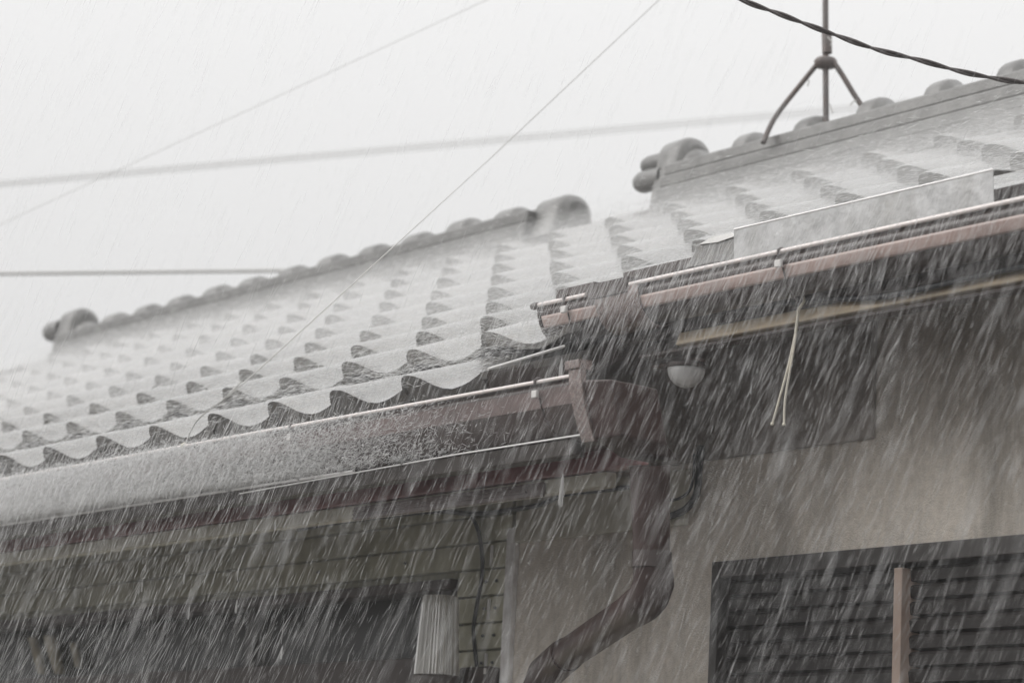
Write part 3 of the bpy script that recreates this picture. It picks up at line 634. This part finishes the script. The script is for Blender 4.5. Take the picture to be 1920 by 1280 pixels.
# the heavy sheet of rain and water blown off the eaves
n = 84000
x = rng.uniform(-8.6, -1.9, n); right = x > -4.22; ye = np.where(right, 3.42, 3.075); ze = np.where(right, 2.87, 2.60)
gust = .45+.55*(np.sin(x*5.3+1.0)*.5+.5)*(np.sin(x*1.9+2.2)*.5+.5)+.35*(np.sin(x*13.0)*.5+.5)
y = ye-rng.gamma(1.5, .22, n)*np.where(x > -4.6, 1.25, .85); zd = rng.uniform(0, 1, n)**np.where(right, 1.9, 1.7)*1.1; z_ = ze-zd-(ye-y)*.46
keep = (rng.uniform(0, 1, n) < gust) & (y > 1.6) & ~(right & (z_ < 2.62) & (y > 3.07) & (x < -3.6)); p = np.stack([x, y, z_], 1)[keep]; n = len(p)
ln = np.where(rng.uniform(0, 1, n) < .72, rng.uniform(.010, .045, n), rng.uniform(.045, .11, n))
wd = rng.gamma(2.6, .00020, n).clip(.00025, .0015)
o = streaks('rain', p, rdirs(n, .085), ln, wd, M['rain'])
tag(o, 'dense slanting streaks of rain blown off the eaves', 'rain', kind='stuff')
# a few near drops in the gusts between the camera and the eaves
n = 1400
p = rng.uniform((-4.0, .9, 1.35), (-1.0, 2.6, 2.7), (n, 3)); dist = np.linalg.norm(p-CAM, axis=1)
p = p[(dist > 2.2) & (dist < 3.6) & (p[:, 2] < 1.6+.19*dist)]; n = len(p)
o = streaks('rain', p, rdirs(n, .05), rng.uniform(.05, .14, n), rng.uniform(.0008, .0020, n), M['rain'])
tag(o, 'soft near rain streaks low in the air before the walls', 'rain', kind='stuff')
# over the roof
n = 5000
p = rng.uniform((-11, 3.07, 2.5), (-1.5, 6.3, 4.6), (n, 3)); h = (p-O)@NR
p = p[h > .03]; n = len(p)
o = streaks('rain', p, rdirs(n, .05), rng.uniform(.03, .08, n), rng.uniform(.0005, .0012, n), M['thinrain'])
tag(o, 'slanting streaks of rain falling over the tiled roof', 'rain', kind='stuff')
# splash flung up from the tiles
n = 120000
cc = rng.uniform(-18.6, 10.5, n); rr_ = rng.uniform(-1.15, 8.0, n); keep = (cc < 2) | (rr_ > .9); cc, rr_ = cc[keep], rr_[keep]; n = len(cc)
hh = -.03+np.abs(rng.exponential(.022, n))
p = O[None]+XU[None]*TW*cc[:, None]+YS[None]*TE*rr_[:, None]+NR[None]*hh[:, None]
d = np.array([-.75, -.42, -.12])[None]+rng.normal(0, .22, (n, 3))
o = streaks('roof_spray', p, d, rng.uniform(.008, .040, n), rng.uniform(.0006, .0014, n), M['spray'])
tag(o, 'fine white splash spray flung off the roof tiles', 'spray', kind='stuff')
# spray bursting along the lower gutter
n = 80000
x = -3.85-np.abs(rng.gamma(4.2, .58, n)); x = x[x > -9.5]; n = len(x)
z_ = rng.uniform(0, 1, n)**1.3*.108+ZG2+.003; y_ = YG1-.002-rng.exponential(.025, n)+(ZG1-z_).clip(0)*.3
p = np.stack([x, y_, z_], 1)
d = rng.normal(0, .40, (n, 3))+np.array([-.5, -.2, -.35])[None]
o = streaks('gutter_spray', p, d, rng.uniform(.005, .024, n), rng.uniform(.0007, .0015, n), M['spray'])
tag(o, 'burst of fine spray along the overflowing lower gutter', 'spray', kind='stuff')
# crown splashes on the lower bead and drops falling from it
P_, D_, L2_, W2_ = [], [], [], []
for px, py, s in ((752, 868, 1.0), (640, 885, .5), (430, 922, .8), (285, 942, 1.1), (175, 958, 1.0), (560, 900, .5), (830, 852, .4)):
    c = at(px, py, Y=YG2-.015)
    for k in range(90):
        w = rng.uniform(0, 2*math.pi); u = rng.uniform(.2, 1.0)
        dv = np.array([math.cos(w)*u-.25, math.sin(w)*u*.6, rng.uniform(.25, .8)]); l = rng.uniform(.012, .045)*s
        P_.append(c+dv*l*.55); D_.append(dv); L2_.append(l); W2_.append(rng.uniform(.0008, .0018))
o = streaks('splash_crown', np.array(P_), np.array(D_), np.array(L2_), np.array(W2_), M['drip']); tag(o, 'crown-shaped splashes bursting on the lower gutter edge', 'splash', kind='stuff')
P_, L2_, W2_ = [], [], []
for px, py, l, w in ((27, 1035, .020, .006), (120, 1050, .022, .004), (195, 1010, .02, .004), (212, 985, .02, .004), (178, 1040, .014, .006), (268, 1048, .018, .0035), (266, 1099, .022, .0065), (345, 1084, .022, .0065), (348, 1045, .016, .0035), (354, 1148, .026, .0065), (443, 1136, .026, .0085), (449, 1008, .02, .004), (446, 1075, .028, .004), (516, 985, .018, .007), (528, 1222, .026, .006), (530, 1180, .05, .0016), (47, 1145, .018, .003), (166, 1147, .018, .003), (153, 1240, .03, .0035), (1053, 918, .056, .015), (1052, 688, .034, .012), (108, 1270, .03, .003), (410, 950, .016, .006), (1408, 728, .02, .004), (1605, 505, .014, .004)):
    YD = 3.10 if px < 1100 else 3.4
    P_.append(at(px, py, Y=YD)); L2_.append(l*1.2); W2_.append(w*.62)
mb = MB()
for c, l, w in zip(P_, L2_, W2_):
    w *= .5; mb.lathe([(0, -l*.5), (w*.75, -l*.5+w*.5), (w, -l*.5+w*1.4), (w*.9, 0), (w*.55, l*.3), (0, l*.5)], c, 8, (.06, 0, 1))
o = mb.build('falling_drops', M['dropglass']); tag(o, 'large drops falling from the gutter edges', 'water drops', kind='stuff')

# ------------------------------------------------------------------ mist clinging to the roof, and the rain-hazed air
def slab(r0, r1, x0, x1, h0, h1):
    a, b2 = rf(0, r0, h0), rf(0, r1, h0); c, d = rf(0, r1, h1), rf(0, r0, h1)
    return [(a[1], a[2]), (b2[1], b2[2]), (c[1], c[2]), (d[1], d[2])]
o = MB().prism(slab(.8, 6.6, 0, 0, -.05, .075), XG, -4.30).prism(slab(2.2, 6.6, 0, 0, -.05, .075), -4.29, XE).build('roof_mist', volume('roof_mist', .6)); tag(o, 'white mist of spray drifting over the tiles', 'mist', kind='stuff')
wv = []; wf = []
xs_ = np.linspace(-4.3, -9.8, 12)
for k, x_ in enumerate(xs_):
    t_ = .004+.22*min(1, max(0, (-4.3-x_)/1.9))**1.3
    wv += [(x_, YG1+.035, ZG2+.0), (x_, YG2-.016-t_, ZG2+.0), (x_, YG1-.012-t_*.6, ZG2+.045), (x_, YG1-.010-t_*.2, ZG1-.014), (x_, YG1+.002, ZG1-.008)]
for k in range(11):
    for j in range(5): wf.append((k*5+j, k*5+(j+1) % 5, k*5+5+(j+1) % 5, k*5+5+j))
wf += [(4, 3, 2, 1, 0), (55, 56, 57, 58, 59)]
o = MB().add(wv, wf).build('gutter_mist', volume('gutter_mist', 1.3)); tag(o, 'white mist of spray hanging in front of the lower gutter', 'mist', kind='stuff')
o = MB().box((-27, -23, -1), (23, 27, 6.2)).build('haze', volume('haze', .005)); tag(o, 'grey rain-filled air around the house', 'haze', kind='stuff')
